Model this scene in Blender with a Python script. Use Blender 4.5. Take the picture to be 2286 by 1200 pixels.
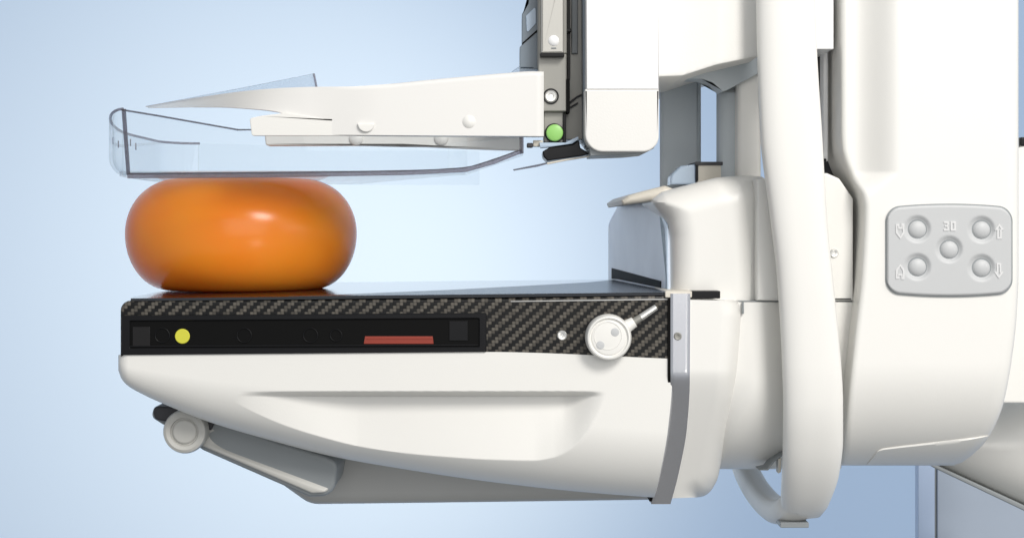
import bpy, bmesh, math, random
from mathutils import Vector, Matrix
random.seed(3)
for o in list(bpy.data.objects): bpy.data.objects.remove(o)
S = bpy.context.scene
C = S.collection
PX = 0.00033            # metres per unit of the working drawing (near face of the detector table is depth 0)
CD = 3400.0             # camera distance in the same units
CX, CY = 1143.0, 502.0  # eye point in the drawing

# ------------------------------------------------------------------ camera
cam = bpy.data.cameras.new('camera'); camo = bpy.data.objects.new('camera', cam); C.objects.link(camo)
camo.location = (0, -CD*PX, 0); camo.rotation_euler = (math.radians(90), 0, 0)
cam.sensor_width = 36; cam.lens = 36*CD/2286; cam.shift_y = -98/2286
cam.clip_start = 0.01; cam.clip_end = 60
S.camera = camo
# ------------------------------------------------------------------ world, lamps, exposure
S.view_settings.view_transform = 'Standard'; S.view_settings.look = 'None'
S.view_settings.exposure = 0.0; S.view_settings.gamma = 1
w = bpy.data.worlds.new("World"); S.world = w; w.use_nodes = True
w.node_tree.nodes['Background'].inputs[0].default_value = (0.91, 0.95, 1.0, 1)
w.node_tree.nodes['Background'].inputs[1].default_value = 0.46

def aim(o, target):
    d = Vector(target) - o.location
    o.rotation_euler = d.to_track_quat('-Z', 'Y').to_euler()
def area(name, loc, target, sx, sy, power, col):
    l = bpy.data.lights.new(name, 'AREA'); l.shape = 'RECTANGLE'; l.size = sx; l.size_y = sy
    l.energy = power; l.color = col
    o = bpy.data.objects.new(name, l); C.objects.link(o); o.location = loc; aim(o, target)
    return o
area('key_softbox', (1.00, -1.85, 1.50), (0.02, 0.1, -0.02), 0.7, 0.7, 50, (1.0, 0.965, 0.92))
area('side_softbox', (2.2, -1.2, 0.9), (0.1, 0.1, 0.0), 1.4, 1.4, 9, (1.0, 0.965, 0.92))
area('front_softbox', (0.5, -2.7, 0.75), (0.1, 0.1, 0.0), 2.2, 1.6, 18.5, (1.0, 0.97, 0.93))
area('low_softbox', (0.80, -2.2, -0.62), (0.0, 0.1, 0.0), 0.35, 0.25, 2.2, (1.0, 0.95, 0.86))
sp = bpy.data.lights.new('backdrop_spot', 'SPOT'); sp.energy = 80; sp.color = (1.0, 0.80, 0.56)
sp.spot_size = math.radians(98); sp.spot_blend = 1.0; sp.shadow_soft_size = 0.05
spo = bpy.data.objects.new('backdrop_spot', sp); C.objects.link(spo); spo.location = (-0.09, 0.75, -0.13); aim(spo, (-0.66, 2.2, -0.24))

# ------------------------------------------------------------------ materials
def mat(name, col, rough=0.4, metal=0, coat=0, spec=0.5, bump=0, bscale=600, mottle=0, **kw):
    m = bpy.data.materials.new(name); m.use_nodes = True
    nt = m.node_tree; b = nt.nodes['Principled BSDF']
    b.inputs['Base Color'].default_value = (*col, 1); b.inputs['Roughness'].default_value = rough
    b.inputs['Metallic'].default_value = metal; b.inputs['Coat Weight'].default_value = coat
    b.inputs['Coat Roughness'].default_value = 0.12
    b.inputs['Specular IOR Level'].default_value = spec
    for k, v in kw.items(): b.inputs[k.replace('_', ' ')].default_value = v
    tc = nt.nodes.new('ShaderNodeTexCoord')
    if bump or mottle:
        n = nt.nodes.new('ShaderNodeTexNoise'); n.inputs['Scale'].default_value = bscale; n.inputs['Detail'].default_value = 3
        nt.links.new(tc.outputs['Object'], n.inputs['Vector'])
        if bump:
            bp = nt.nodes.new('ShaderNodeBump'); bp.inputs['Strength'].default_value = bump; bp.inputs['Distance'].default_value = 0.0004
            nt.links.new(n.outputs['Fac'], bp.inputs['Height']); nt.links.new(bp.outputs['Normal'], b.inputs['Normal'])
    if mottle:
        n2 = nt.nodes.new('ShaderNodeTexNoise'); n2.inputs['Scale'].default_value = 22; n2.inputs['Detail'].default_value = 5
        nt.links.new(tc.outputs['Object'], n2.inputs['Vector'])
        mx = nt.nodes.new('ShaderNodeMix'); mx.data_type = 'RGBA'
        mx.inputs['A'].default_value = (*[c*(1-mottle) for c in col], 1)
        mx.inputs['B'].default_value = (*[min(1, c*(1+mottle)) for c in col], 1)
        nt.links.new(n2.outputs['Fac'], mx.inputs['Factor']); nt.links.new(mx.outputs['Result'], b.inputs['Base Color'])
    return m
M = {}
M['paint'] = mat('white_paint', (0.80, 0.79, 0.755), 0.38, bump=0.10, bscale=900, mottle=0.012)
def smudge(m, lo, hi):
    nt = m.node_tree; tc = nt.nodes.new('ShaderNodeTexCoord'); n = nt.nodes.new('ShaderNodeTexNoise'); n.inputs['Scale'].default_value = 14; n.inputs['Detail'].default_value = 6
    mr = nt.nodes.new('ShaderNodeMapRange'); mr.inputs['To Min'].default_value = lo; mr.inputs['To Max'].default_value = hi
    nt.links.new(tc.outputs['Object'], n.inputs['Vector']); nt.links.new(n.outputs['Fac'], mr.inputs['Value']); nt.links.new(mr.outputs[0], nt.nodes['Principled BSDF'].inputs['Roughness'])
smudge(M['paint'], 0.22, 0.52)
M['paint_rough'] = mat('textured_white_paint', (0.78, 0.77, 0.74), 0.55, bump=0.2, bscale=700, mottle=0.015)
M['paint_bright'] = mat('bright_white_panel', (0.86, 0.86, 0.86), 0.35, bump=0.04)
M['paint_cool'] = mat('cool_grey_panel', (0.72, 0.78, 0.90), 0.3, mottle=0.16, bump=0.1)
M['rubber_and_gap'] = mat('dark_rubber_and_gap_shade', (0.035, 0.035, 0.04), 0.5, bump=0.15)  # rubber parts, and the painted shade inside two gaps
M['black'] = mat('black_plastic', (0.006, 0.006, 0.007), 0.32, spec=0.25, bump=0.05)
M['blackmatt'] = mat('matt_black', (0.003, 0.003, 0.003), 0.6, spec=0.12)
M['charcoal'] = mat('charcoal_glass', (0.012, 0.011, 0.011), 0.2, spec=0.35)
M['steel'] = mat('brushed_steel', (0.68, 0.69, 0.73), 0.26, metal=0.85, bump=0.05)
M['grey_light'] = mat('pale_grey_stand', (0.46, 0.48, 0.47), 0.4, mottle=0.02)
M['alu'] = mat('warm_grey_cast_metal', (0.30, 0.295, 0.27), 0.38, metal=0.25, bump=0.1, mottle=0.04)
M['alu_light'] = mat('pale_anodised_metal', (0.50, 0.49, 0.455), 0.35, metal=0.2, bump=0.08, mottle=0.03)
M['arm'] = mat('grey_lever_paint', (0.50, 0.495, 0.465), 0.4, bump=0.08, mottle=0.03)
M['keel'] = mat('keel_grey_paint', (0.46, 0.46, 0.445), 0.4, bump=0.08, mottle=0.03)
M['grey'] = mat('grey_paint', (0.25, 0.27, 0.28), 0.4, bump=0.1, mottle=0.05)
M['grey_shade'] = mat('recess_shade_grey', (0.52, 0.57, 0.60), 0.4, bump=0.1, mottle=0.03)  # grey painted in for the shade of the recess beside the head
M['bluegrey'] = mat('blue_grey_plastic', (0.17, 0.21, 0.25), 0.3, mottle=0.05)
M['palblue'] = mat('pale_blue_lens', (0.42, 0.52, 0.64), 0.15, mottle=0.05)
M['green'] = mat('green_plastic', (0.30, 0.62, 0.16), 0.35, mottle=0.04)
M['yellow'] = mat('yellow_sticker', (0.62, 0.60, 0.05), 0.6, mottle=0.03)
M['red'] = mat('red_label', (0.27, 0.035, 0.018), 0.45, mottle=0.05)
M['keypad'] = mat('grey_silicone_keypad', (0.52, 0.53, 0.535), 0.5, mottle=0.02, bump=0.05)
M['print'] = mat('white_print', (0.68, 0.68, 0.68), 0.5)
M['seam_glint'] = mat('painted_seam_highlight', (0.50, 0.50, 0.49), 0.4)
M['screw'] = mat('screw_steel', (0.80, 0.79, 0.76), 0.25, metal=0.7)
M['cabinet'] = mat('cabinet_grey', (0.38, 0.44, 0.53), 0.5, mottle=0.03)
M['cabinet_edge'] = mat('cabinet_lavender_edge', (0.46, 0.57, 0.76), 0.5, mottle=0.02)
M['backdrop'] = mat('backdrop_paper', (0.52, 0.68, 0.91), 0.9, spec=0.1, bump=0.05, bscale=80)
M['floor'] = mat('grey_vinyl_floor', (0.26, 0.25, 0.23), 0.6, mottle=0.08)
M['cream'] = mat('cream_plastic', (0.66, 0.62, 0.54), 0.45, mottle=0.02)
M['balloon'] = mat('orange_latex', (0.92, 0.225, 0.010), 0.24, spec=0.4, bump=0.02, bscale=200, Subsurface_Weight=0.6)
def vary(m, a, b_, scale):
    nt = m.node_tree; tc = nt.nodes.new('ShaderNodeTexCoord'); n = nt.nodes.new('ShaderNodeTexNoise'); n.inputs['Scale'].default_value = scale; n.inputs['Detail'].default_value = 2
    r = nt.nodes.new('ShaderNodeValToRGB'); r.color_ramp.elements[0].position = 0.35; r.color_ramp.elements[1].position = 0.65
    r.color_ramp.elements[0].color = (*a, 1); r.color_ramp.elements[1].color = (*b_, 1)
    nt.links.new(tc.outputs['Object'], n.inputs['Vector']); nt.links.new(n.outputs['Fac'], r.inputs[0]); nt.links.new(r.outputs[0], nt.nodes['Principled BSDF'].inputs['Base Color'])
vary(M['balloon'], (0.95, 0.20, 0.010), (0.95, 0.31, 0.024), 7)
M['balloon'].node_tree.nodes['Principled BSDF'].inputs['Subsurface Radius'].default_value = (0.05, 0.02, 0.005)
M['balloon'].node_tree.nodes['Principled BSDF'].inputs['Subsurface Scale'].default_value = 0.6
M['plate'] = mat('glossy_carbon_cover', (0.02, 0.022, 0.026), 0.06, coat=0.5)
M['platesatin'] = mat('satin_carbon_cover', (0.05, 0.06, 0.075), 0.24)

def clear(name, tint, rough=0.02, fres=1.5, haze=0.0, hcol=(0.8, 0.8, 0.8)):
    """thin acrylic sheet: light passes, grazing views reflect"""
    m = bpy.data.materials.new(name); m.use_nodes = True; nt = m.node_tree; nt.nodes.clear()
    out = nt.nodes.new('ShaderNodeOutputMaterial'); tr = nt.nodes.new('ShaderNodeBsdfTransparent'); gl = nt.nodes.new('ShaderNodeBsdfGlossy')
    tr.inputs['Color'].default_value = (*tint, 1); gl.inputs['Roughness'].default_value = rough
    lw = nt.nodes.new('ShaderNodeLayerWeight'); lw.inputs['Blend'].default_value = 0.5
    pw = nt.nodes.new('ShaderNodeMath'); pw.operation = 'POWER'; pw.inputs[1].default_value = 5.0
    fr = nt.nodes.new('ShaderNodeMath'); fr.operation = 'MULTIPLY_ADD'; fr.inputs[1].default_value = 0.50; fr.inputs[2].default_value = 0.018
    nt.links.new(lw.outputs['Facing'], pw.inputs[0]); nt.links.new(pw.outputs[0], fr.inputs[0])
    mx = nt.nodes.new('ShaderNodeMixShader')
    nt.links.new(fr.outputs[0], mx.inputs[0]); nt.links.new(tr.outputs[0], mx.inputs[1]); nt.links.new(gl.outputs[0], mx.inputs[2])
    last = mx
    if haze:
        df = nt.nodes.new('ShaderNodeBsdfDiffuse'); df.inputs['Color'].default_value = (*hcol, 1)
        m2 = nt.nodes.new('ShaderNodeMixShader'); m2.inputs[0].default_value = haze
        nt.links.new(mx.outputs[0], m2.inputs[1]); nt.links.new(df.outputs[0], m2.inputs[2]); last = m2
    nt.links.new(last.outputs[0], out.inputs[0])
    return m
M['acrylic'] = clear('clear_acrylic', (0.975, 0.985, 0.99), haze=0.02)
M['acrylic_edge'] = clear('acrylic_cut_edge', (0.42, 0.42, 0.46), 0.1, haze=0.22, hcol=(0.30, 0.29, 0.32))
M['acrylic_edge_soft'] = clear('acrylic_cut_edge_soft', (0.58, 0.57, 0.61), 0.1, haze=0.20, hcol=(0.42, 0.38, 0.40))
M['acrylic_floor'] = clear('acrylic_base_sheet', (0.93, 0.94, 0.95), haze=0.03)
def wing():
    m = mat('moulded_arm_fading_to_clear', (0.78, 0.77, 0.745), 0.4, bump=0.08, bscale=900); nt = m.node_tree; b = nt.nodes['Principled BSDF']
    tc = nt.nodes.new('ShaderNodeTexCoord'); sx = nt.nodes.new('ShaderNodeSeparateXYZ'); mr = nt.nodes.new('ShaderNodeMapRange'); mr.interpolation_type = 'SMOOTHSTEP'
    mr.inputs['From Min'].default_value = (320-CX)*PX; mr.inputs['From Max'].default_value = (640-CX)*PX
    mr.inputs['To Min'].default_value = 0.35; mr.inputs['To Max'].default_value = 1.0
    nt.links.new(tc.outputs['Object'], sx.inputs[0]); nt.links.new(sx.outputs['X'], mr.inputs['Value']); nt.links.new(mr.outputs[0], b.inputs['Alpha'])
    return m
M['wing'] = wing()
M['frost'] = clear('hazy_acrylic', (0.86, 0.90, 0.94), 0.1, haze=0.25, hcol=(0.55, 0.62, 0.70))

def carbon():
    m = bpy.data.materials.new('carbon_fibre_twill'); m.use_nodes = True; nt = m.node_tree; b = nt.nodes['Principled BSDF']
    N = nt.nodes.new; L = nt.links.new
    tc = N('ShaderNodeTexCoord'); sx = N('ShaderNodeSeparateXYZ'); L(tc.outputs['Object'], sx.inputs[0])
    c = 7.6*PX
    def math_(op, a, bb=None):
        n = N('ShaderNodeMath'); n.operation = op
        for i, v in enumerate((a, bb)):
            if v is None: continue
            if isinstance(v, (int, float)): n.inputs[i].default_value = v
            else: L(v, n.inputs[i])
        return n.outputs[0]
    # z plus depth so the weave wraps over the edge
    zz = math_('SUBTRACT', sx.outputs['Z'], sx.outputs['Y'])
    gx = math_('DIVIDE', sx.outputs['X'], c); gz = math_('DIVIDE', zz, c*0.92)
    i = math_('FLOOR', gx); j = math_('FLOOR', gz)
    d = math_('SUBTRACT', i, j); mo = math_('FLOORED_MODULO', d, 4)
    warp = math_('LESS_THAN', mo, 1.5)
    cx = N('ShaderNodeCombineXYZ'); L(i, cx.inputs[0]); L(j, cx.inputs[1])
    wn = N('ShaderNodeTexWhiteNoise'); wn.noise_dimensions = '3D'; L(cx.outputs[0], wn.inputs['Vector'])
    fz = math_('FRACT', gz); fx = math_('FRACT', gx)
    pz = math_('ABSOLUTE', math_('SUBTRACT', fz, 0.5)); pxx = math_('ABSOLUTE', math_('SUBTRACT', fx, 0.5))
    pp = math_('SUBTRACT', 1.0, math_('MULTIPLY', math_('ADD', math_('MULTIPLY', pz, pz), math_('MULTIPLY', pxx, pxx)), 1.5))
    val = math_('MULTIPLY', pp, math_('ADD', 0.65, math_('MULTIPLY', wn.outputs['Value'], 0.6)))
    mx = N('ShaderNodeMix'); mx.data_type = 'RGBA'; mx.inputs['A'].default_value = (0.009, 0.009, 0.009, 1); mx.inputs['B'].default_value = (0.112, 0.101, 0.085, 1)
    L(warp, mx.inputs['Factor'])
    m2 = N('ShaderNodeMix'); m2.data_type = 'RGBA'; m2.blend_type = 'MULTIPLY'; m2.inputs['Factor'].default_value = 1
    L(mx.outputs['Result'], m2.inputs['A'])
    cc = N('ShaderNodeCombineColor'); L(val, cc.inputs[0]); L(val, cc.inputs[1]); L(val, cc.inputs[2]); L(cc.outputs[0], m2.inputs['B'])
    L(m2.outputs['Result'], b.inputs['Base Color']); b.inputs['Roughness'].default_value = 0.30
    b.inputs['Coat Weight'].default_value = 0.12; b.inputs['Specular IOR Level'].default_value = 0.25; b.inputs['Coat Roughness'].default_value = 0.08
    bp = N('ShaderNodeBump'); bp.inputs['Strength'].default_value = 0.25; bp.inputs['Distance'].default_value = 0.0003
    L(pp, bp.inputs['Height']); L(bp.outputs[0], b.inputs['Normal'])
    return m
M['carbon'] = carbon()

# ------------------------------------------------------------------ builders
def Wp(px, py, d):
    k = 1 + d/CD
    return Vector(((px-CX)*k*PX, d*PX, (CY-py)*k*PX))
def link(name, me, m, parent=None, sharp=38):
    for p in me.polygons: p.use_smooth = True
    me.set_sharp_from_angle(angle=math.radians(sharp))
    if m is not None: me.materials.append(M[m])
    o = bpy.data.objects.new(name, me); C.objects.link(o)
    if parent is not None: o.parent = parent
    return o
def from_bm(name, bm, m, parent=None, sharp=38, wn=True):
    bmesh.ops.recalc_face_normals(bm, faces=bm.faces)
    me = bpy.data.meshes.new(name); bm.to_mesh(me); bm.free()
    o = link(name, me, m, parent, sharp)
    if wn:
        md = o.modifiers.new('normals', 'WEIGHTED_NORMAL'); md.keep_sharp = True
    return o
def thing(name, label, cat, loc, group=None):
    o = bpy.data.objects.new(name, None); C.objects.link(o); o.empty_display_size = 0.02
    o['label'] = label; o['category'] = cat
    if group: o['group'] = group
    # children carry world coordinates; the empty stays at the origin of the set
    return o
def interp(pts, t):
    if t <= pts[0][0]: return pts[0][1]
    for (a, va), (b, vb) in zip(pts, pts[1:]):
        if t <= b: return va + (vb-va)*(t-a)/(b-a)
    return pts[-1][1]
def smooth_interp(pts):
    """monotone-ish cubic through points (x, y)"""
    xs = [p[0] for p in pts]; ys = [p[1] for p in pts]; n = len(xs)
    dl = [(ys[i+1]-ys[i])/(xs[i+1]-xs[i]) for i in range(n-1)]
    ms = [dl[0]]+[0 if dl[i-1]*dl[i] <= 0 else 2*dl[i-1]*dl[i]/(dl[i-1]+dl[i]) for i in range(1, n-1)]+[dl[-1]]
    def f(x):
        if x <= xs[0]: return ys[0]
        if x >= xs[-1]: return ys[-1]
        for i in range(n-1):
            if x <= xs[i+1]:
                h = xs[i+1]-xs[i]; t = (x-xs[i])/h
                return (2*t**3-3*t**2+1)*ys[i]+(t**3-2*t**2+t)*h*ms[i]+(-2*t**3+3*t**2)*ys[i+1]+(t**3-t**2)*h*ms[i+1]
    return f
def sstep(a, b, x):
    t = max(0, min(1, (x-a)/(b-a))); return t*t*(3-2*t)
def rp(pts, seg=8):
    """polygon with rounded corners: (x, y[, r])"""
    out = []; n = len(pts)
    for i in range(n):
        p = pts[i]; r = p[2] if len(p) > 2 else 0
        P = Vector(p[:2])
        if r <= 0: out.append(tuple(P)); continue
        A = Vector(pts[i-1][:2])-P; B = Vector(pts[(i+1) % n][:2])-P
        la, lb = A.length, B.length; A.normalize(); B.normalize()
        ang = A.angle(B); t = min(r/math.tan(ang/2), la*0.499, lb*0.499); r2 = t*math.tan(ang/2)
        cen = P+(A+B).normalized()*(r2/math.sin(ang/2))
        s = P+A*t; e = P+B*t
        a0 = math.atan2(s.y-cen.y, s.x-cen.x); a1 = math.atan2(e.y-cen.y, e.x-cen.x)
        da = (a1-a0+math.pi) % (2*math.pi)-math.pi
        k = max(2, int(seg*abs(da)/(math.pi/2))+1)
        for j in range(k+1):
            a = a0+da*j/k; out.append((cen.x+r2*math.cos(a), cen.y+r2*math.sin(a)))
    res = []
    for q in out:
        if not res or (Vector(q)-Vector(res[-1])).length > 0.3: res.append(q)
    if (Vector(res[0])-Vector(res[-1])).length < 0.3: res.pop()
    return res
def inset(poly, r):
    n = len(poly); ar = sum(poly[i][0]*poly[(i+1) % n][1]-poly[(i+1) % n][0]*poly[i][1] for i in range(n))
    sg = 1 if ar > 0 else -1; out = []
    for i in range(n):
        p0 = Vector(poly[i-1]); p = Vector(poly[i]); p1 = Vector(poly[(i+1) % n])
        e0 = (p-p0).normalized(); e1 = (p1-p).normalized()
        n0 = Vector((-e0.y, e0.x))*sg; n1 = Vector((-e1.y, e1.x))*sg
        b = n0+n1
        if b.length < 1e-6: b = n0
        b.normalize(); c = max(0.35, b.dot(n0)); out.append(tuple(p+b*(r/c)))
    return out
def prism(name, poly, d0, d1, m, parent=None, bev=3, seg=5, bevd=None, back=True, sharp=38):
    """solid with the given outline at depth d0 running straight back to d1, edges rounded by bev"""
    bm = bmesh.new(); k = 1+d0/CD
    def ring(pl, d): return [bm.verts.new(((x-CX)*k*PX, d*PX, (CY-y)*k*PX)) for x, y in pl]
    bevd = bevd or bev
    rings = []
    for j in range(seg+1):
        a = (math.pi/2)*j/seg
        rings.append(ring(inset(poly, bev*(1-math.sin(a))) if j < seg else poly, d0+bevd*(1-math.cos(a))))
    bb = min(bev, 6)
    rings.append(ring(poly, d1-bb)); rings.append(ring(inset(poly, bb), d1))
    for a, b in zip(rings, rings[1:]):
        n = len(a)
        for i in range(n): bm.faces.new((a[i], a[(i+1) % n], b[(i+1) % n], b[i]))
    bm.faces.new(rings[0]); bm.faces.new(rings[-1])
    bmesh.ops.triangulate(bm, faces=[f for f in bm.faces if len(f.verts) > 4])
    return from_bm(name, bm, m, parent, sharp)
from mathutils.geometry import delaunay_2d_cdt
def pillow(name, poly, d0, d1, m, parent=None, r=40, rd=None, step=6, skip=None, depthf=None):
    """solid whose front face curves back near its outline (radius r, depth rd)"""
    rd = rd or r; P = []
    n = len(poly)
    for i in range(n):
        a = Vector(poly[i]); b = Vector(poly[(i+1) % n]); k = max(1, int((b-a).length/step))
        for j in range(k): P.append(tuple(a.lerp(b, j/k)))
    E = [(poly[i], poly[(i+1) % n]) for i in range(n)]
    ER = [e for e in E if not (skip and skip((e[0][0]+e[1][0])/2, (e[0][1]+e[1][1])/2))]
    def dist(x, y, ES):
        best = 1e9
        for (ax, ay), (bx, by) in ES:
            dx, dy = bx-ax, by-ay; L = dx*dx+dy*dy; t = 0 if L == 0 else max(0, min(1, ((x-ax)*dx+(y-ay)*dy)/L))
            q = (x-ax-t*dx)**2+(y-ay-t*dy)**2
            if q < best: best = q
        return math.sqrt(best)
    def inside(x, y):
        c = False
        for (ax, ay), (bx, by) in E:
            if (ay > y) != (by > y) and x < (bx-ax)*(y-ay)/(by-ay)+ax: c = not c
        return c
    nb = len(P); pts = list(P)
    for rr in (1.0, 3.0):
        for q in inset(P, rr):
            if inside(*q) and dist(*q, E) > rr*0.8: pts.append(q)
    xs_ = [p[0] for p in poly]; ys_ = [p[1] for p in poly]
    y = min(ys_)+step/2; row = 0
    while y < max(ys_):
        x = min(xs_)+step*(0.5 if row % 2 else 1.0)
        while x < max(xs_):
            if inside(x, y) and dist(x, y, E) > 5: pts.append((x, y))
            x += step
        y += step*0.87; row += 1
    vs, es, fs, _, _, _ = delaunay_2d_cdt([Vector(p) for p in pts], [(i, (i+1) % nb) for i in range(nb)], [], 1, 1e-4)
    D = []
    for v in vs:
        e = dist(v.x, v.y, ER); q = max(0, 1-e/r)
        D.append(rd*(1-math.sqrt(max(0, 1-q*q)))+(depthf(v.x, v.y) if depthf else 0))
    bm = bmesh.new(); BV = [bm.verts.new(Wp(v.x, v.y, d0+d)) for v, d in zip(vs, D)]
    for f in fs:
        try: bm.faces.new([BV[i] for i in f])
        except ValueError: pass
    be = [e for e in bm.edges if len(e.link_faces) == 1]
    mp = {}
    for e in be:
        for v in e.verts:
            if v not in mp: mp[v] = bm.verts.new((v.co.x, d1*PX, v.co.z))
    for e in be:
        a, b = e.verts; bm.faces.new((a, b, mp[b], mp[a]))
    for v in [v for v in bm.verts if not v.link_faces]: bm.verts.remove(v)
    return from_bm(name, bm, m, parent, 50, wn=False)
def box(name, x0, y0, x1, y1, d0, d1, m, parent=None, r=3, bev=2):
    return prism(name, rp([(x0, y0, r), (x1, y0, r), (x1, y1, r), (x0, y1, r)], 4), d0, d1, m, parent, bev, 3)
def gridsurf(name, f, nu, nv, m, parent=None, back=None, sharp=38):
    """f(u, v) -> (px, py, d); closed to a solid by a skirt running back to depth `back`"""
    bm = bmesh.new(); V = [[bm.verts.new(Wp(*f(i/nu, j/nv))) for j in range(nv+1)] for i in range(nu+1)]
    for i in range(nu):
        for j in range(nv): bm.faces.new((V[i][j], V[i+1][j], V[i+1][j+1], V[i][j+1]))
    if back is not None:
        rim = [V[i][0] for i in range(nu)]+[V[nu][j] for j in range(nv)]+[V[i][nv] for i in range(nu, 0, -1)]+[V[0][j] for j in range(nv, 0, -1)]
        bk = [bm.verts.new((v.co.x, back*PX, v.co.z)) for v in rim]; n = len(rim)
        for i in range(n): bm.faces.new((rim[i], rim[(i+1) % n], bk[(i+1) % n], bk[i]))
        bf = bm.faces.new(bk); bmesh.ops.triangulate(bm, faces=[bf])
    return from_bm(name, bm, m, parent, sharp, wn=False)
def lathe(name, cx, cy, d, prof, m, parent=None, n=48, sharp=38):
    """profile (r, depth offset) turned about the line running away from the viewer"""
    bm = bmesh.new(); c = Wp(cx, cy, d); k = 1+d/CD; R = []
    for r, dd in prof:
        if r < 1e-6: R.append([bm.verts.new(c+Vector((0, dd*PX, 0)))])
        else: R.append([bm.verts.new(c+Vector((r*k*PX*math.cos(2*math.pi*i/n), dd*PX, r*k*PX*math.sin(2*math.pi*i/n)))) for i in range(n)])
    for a, b in zip(R, R[1:]):
        if len(a) == 1 and len(b) == 1: continue
        for i in range(n):
            j = (i+1) % n
            if len(a) == 1: bm.faces.new((a[0], b[i], b[j]))
            elif len(b) == 1: bm.faces.new((a[i], a[j], b[0]))
            else: bm.faces.new((a[i], a[j], b[j], b[i]))
    return from_bm(name, bm, m, parent, sharp)
def sweep(name, path, m, parent=None, n=40, p=2.6, up=Vector((1, 0, 0)), cap=True):
    """path of (centre Vector in metres, half width along `up`, half thickness); superellipse section"""
    bm = bmesh.new(); R = []
    for i, (c, a, b) in enumerate(path):
        c0 = path[max(0, i-1)][0]; c1 = path[min(len(path)-1, i+1)][0]
        t = (c1-c0).normalized(); wv = (up-t*up.dot(t)).normalized(); q = t.cross(wv)
        ring = []
        for k in range(n):
            an = 2*math.pi*k/n; ca, sa = math.cos(an), math.sin(an)
            x = math.copysign(abs(ca)**(2/p), ca)*a; y = math.copysign(abs(sa)**(2/p), sa)*b
            ring.append(bm.verts.new(c+wv*x+q*y))
        R.append(ring)
    for a, b in zip(R, R[1:]):
        for k in range(n): bm.faces.new((a[k], a[(k+1) % n], b[(k+1) % n], b[k]))
    if cap: bm.faces.new(R[0]); bm.faces.new(R[-1])
    return from_bm(name, bm, m, parent, 50)
def catmull(P, k=8):
    out = []
    for i in range(len(P)-1):
        p0 = P[max(0, i-1)]; p1 = P[i]; p2 = P[i+1]; p3 = P[min(len(P)-1, i+2)]
        for j in range(k):
            t = j/k
            out.append(tuple(0.5*((2*b)+(-a+c)*t+(2*a-5*b+4*c-d)*t*t+(-a+3*b-3*c+d)*t**3) for a, b, c, d in zip(p0, p1, p2, p3)))
    out.append(tuple(P[-1])); return out
def screw(name, cx, cy, d, r, m, parent, socket=True):
    o = lathe(name, cx, cy, d, [(0, 0.6), (r*0.35, 0.6), (r*0.42, -1.5), (r*0.8, -2.2), (r, 0), (r, 6), (0, 6)] if socket else
              [(0, -r*0.35), (r*0.5, -r*0.3), (r*0.85, -r*0.12), (r, 1), (r, 6), (0, 6)], m, parent, 24)
    return o
def tube(name, a, b, r0, r1, m, parent, n=20):
    A, B = Vector(a), Vector(b); up = Vector((0, 1, 0))
    return sweep(name, [(A.lerp(B, t), (r0+(r1-r0)*t)*PX, (r0+(r1-r0)*t)*PX) for t in (0, 0.33, 0.66, 1)], m, parent, n, 2.0, up)

# ================================================================== SETTING
bm = bmesh.new()
prof = [(2.2, 3.5), (2.2, -1.6)] + [(1.0+1.2*math.cos(a), -1.6-1.2*math.sin(a)) for a in [math.pi/2*i/10 for i in range(1, 11)]] + [(0.9, -2.8)]
pv = [[bm.verts.new((x, y, z)) for (y, z) in prof] for x in (-4.5, 4.5)]
for i in range(len(prof)-1): bm.faces.new((pv[0][i], pv[1][i], pv[1][i+1], pv[0][i+1]))
bd = from_bm('backdrop', bm, 'backdrop'); bd['kind'] = 'structure'
bm = bmesh.new(); bm.faces.new([bm.verts.new(p) for p in ((-4.5, -4, -2.804), (4.5, -4, -2.804), (4.5, 0.95, -2.804), (-4.5, 0.95, -2.804))])
fl_ = from_bm('floor', bm, 'floor', wn=False); fl_['kind'] = 'structure'

# ================================================================== DETECTOR TABLE
T = thing('detector_table', 'black carbon fibre and white detector table with round knob, under the orange balloon', 'detector table', None)
Tl = smooth_interp([(264, 792), (600, 789), (1085, 785), (1495, 800)])
El = smooth_interp([(264, 826), (272, 846), (288, 862), (320, 880), (352, 895), (464, 940), (590, 978), (748, 1019), (895, 1045), (1100, 1075), (1300, 1097), (1495, 1112)])
Rl = smooth_interp([(700, 1500), (850, 1500), (950, 1492), (1060, 1473), (1118, 1458)])
Bl = smooth_interp([(495, 881), (530, 900), (580, 925), (640, 950), (720, 975), (800, 995), (900, 1010), (1000, 1019), (1100, 1025), (1190, 1027), (1235, 1020), (1275, 1000), (1305, 970), (1330, 930), (1352, 881)])
def hull_base(x, y):
    H = El(x)-Tl(x); Rb = min(150, 0.62*H); e = El(x)-y
    d = 0
    if e < Rb: q = 1-max(0, e)/Rb; d += Rb*0.85*(1-math.sqrt(max(0, 1-q*q*0.97)))
    xl = x-264
    if xl < 22: q = 1-xl/22; d += 22*(1-math.sqrt(max(0, 1-q*q)))
    return d
def hull(u, v):
    u = u**1.25
    x = 264+u*1236; y = 850
    for _ in range(4):
        R = Rl(y); x = 264+u*(R-264); y = Tl(x)+v*(El(x)-Tl(x))
    d = hull_base(x, y)
    if 495 < x < 1352:
        B = Bl(x); L = 878
        D = 52*sstep(495, 820, x)*(1-sstep(1255, 1354, x))
        if y < B and y > L-6:
            s = max(0, (y-L)/(max(B-L, 1)))
            dd = D*(1-s)+hull_base(x, B)*s
            k = sstep(L-6, L+7, y)
            d = max(d, d*(1-k)+dd*k)
    return x, y, d
gridsurf('lower_housing', hull, 420, 190, 'paint', T, back=860)
keel = prism('keel', rp([(560, 1030), (636, 1090, 60), (690, 1128, 60), (1100, 1123), (1470, 1118), (1470, 1020), (700, 1000)], 8), 330, 700, 'keel', T, 26, 8)
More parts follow.
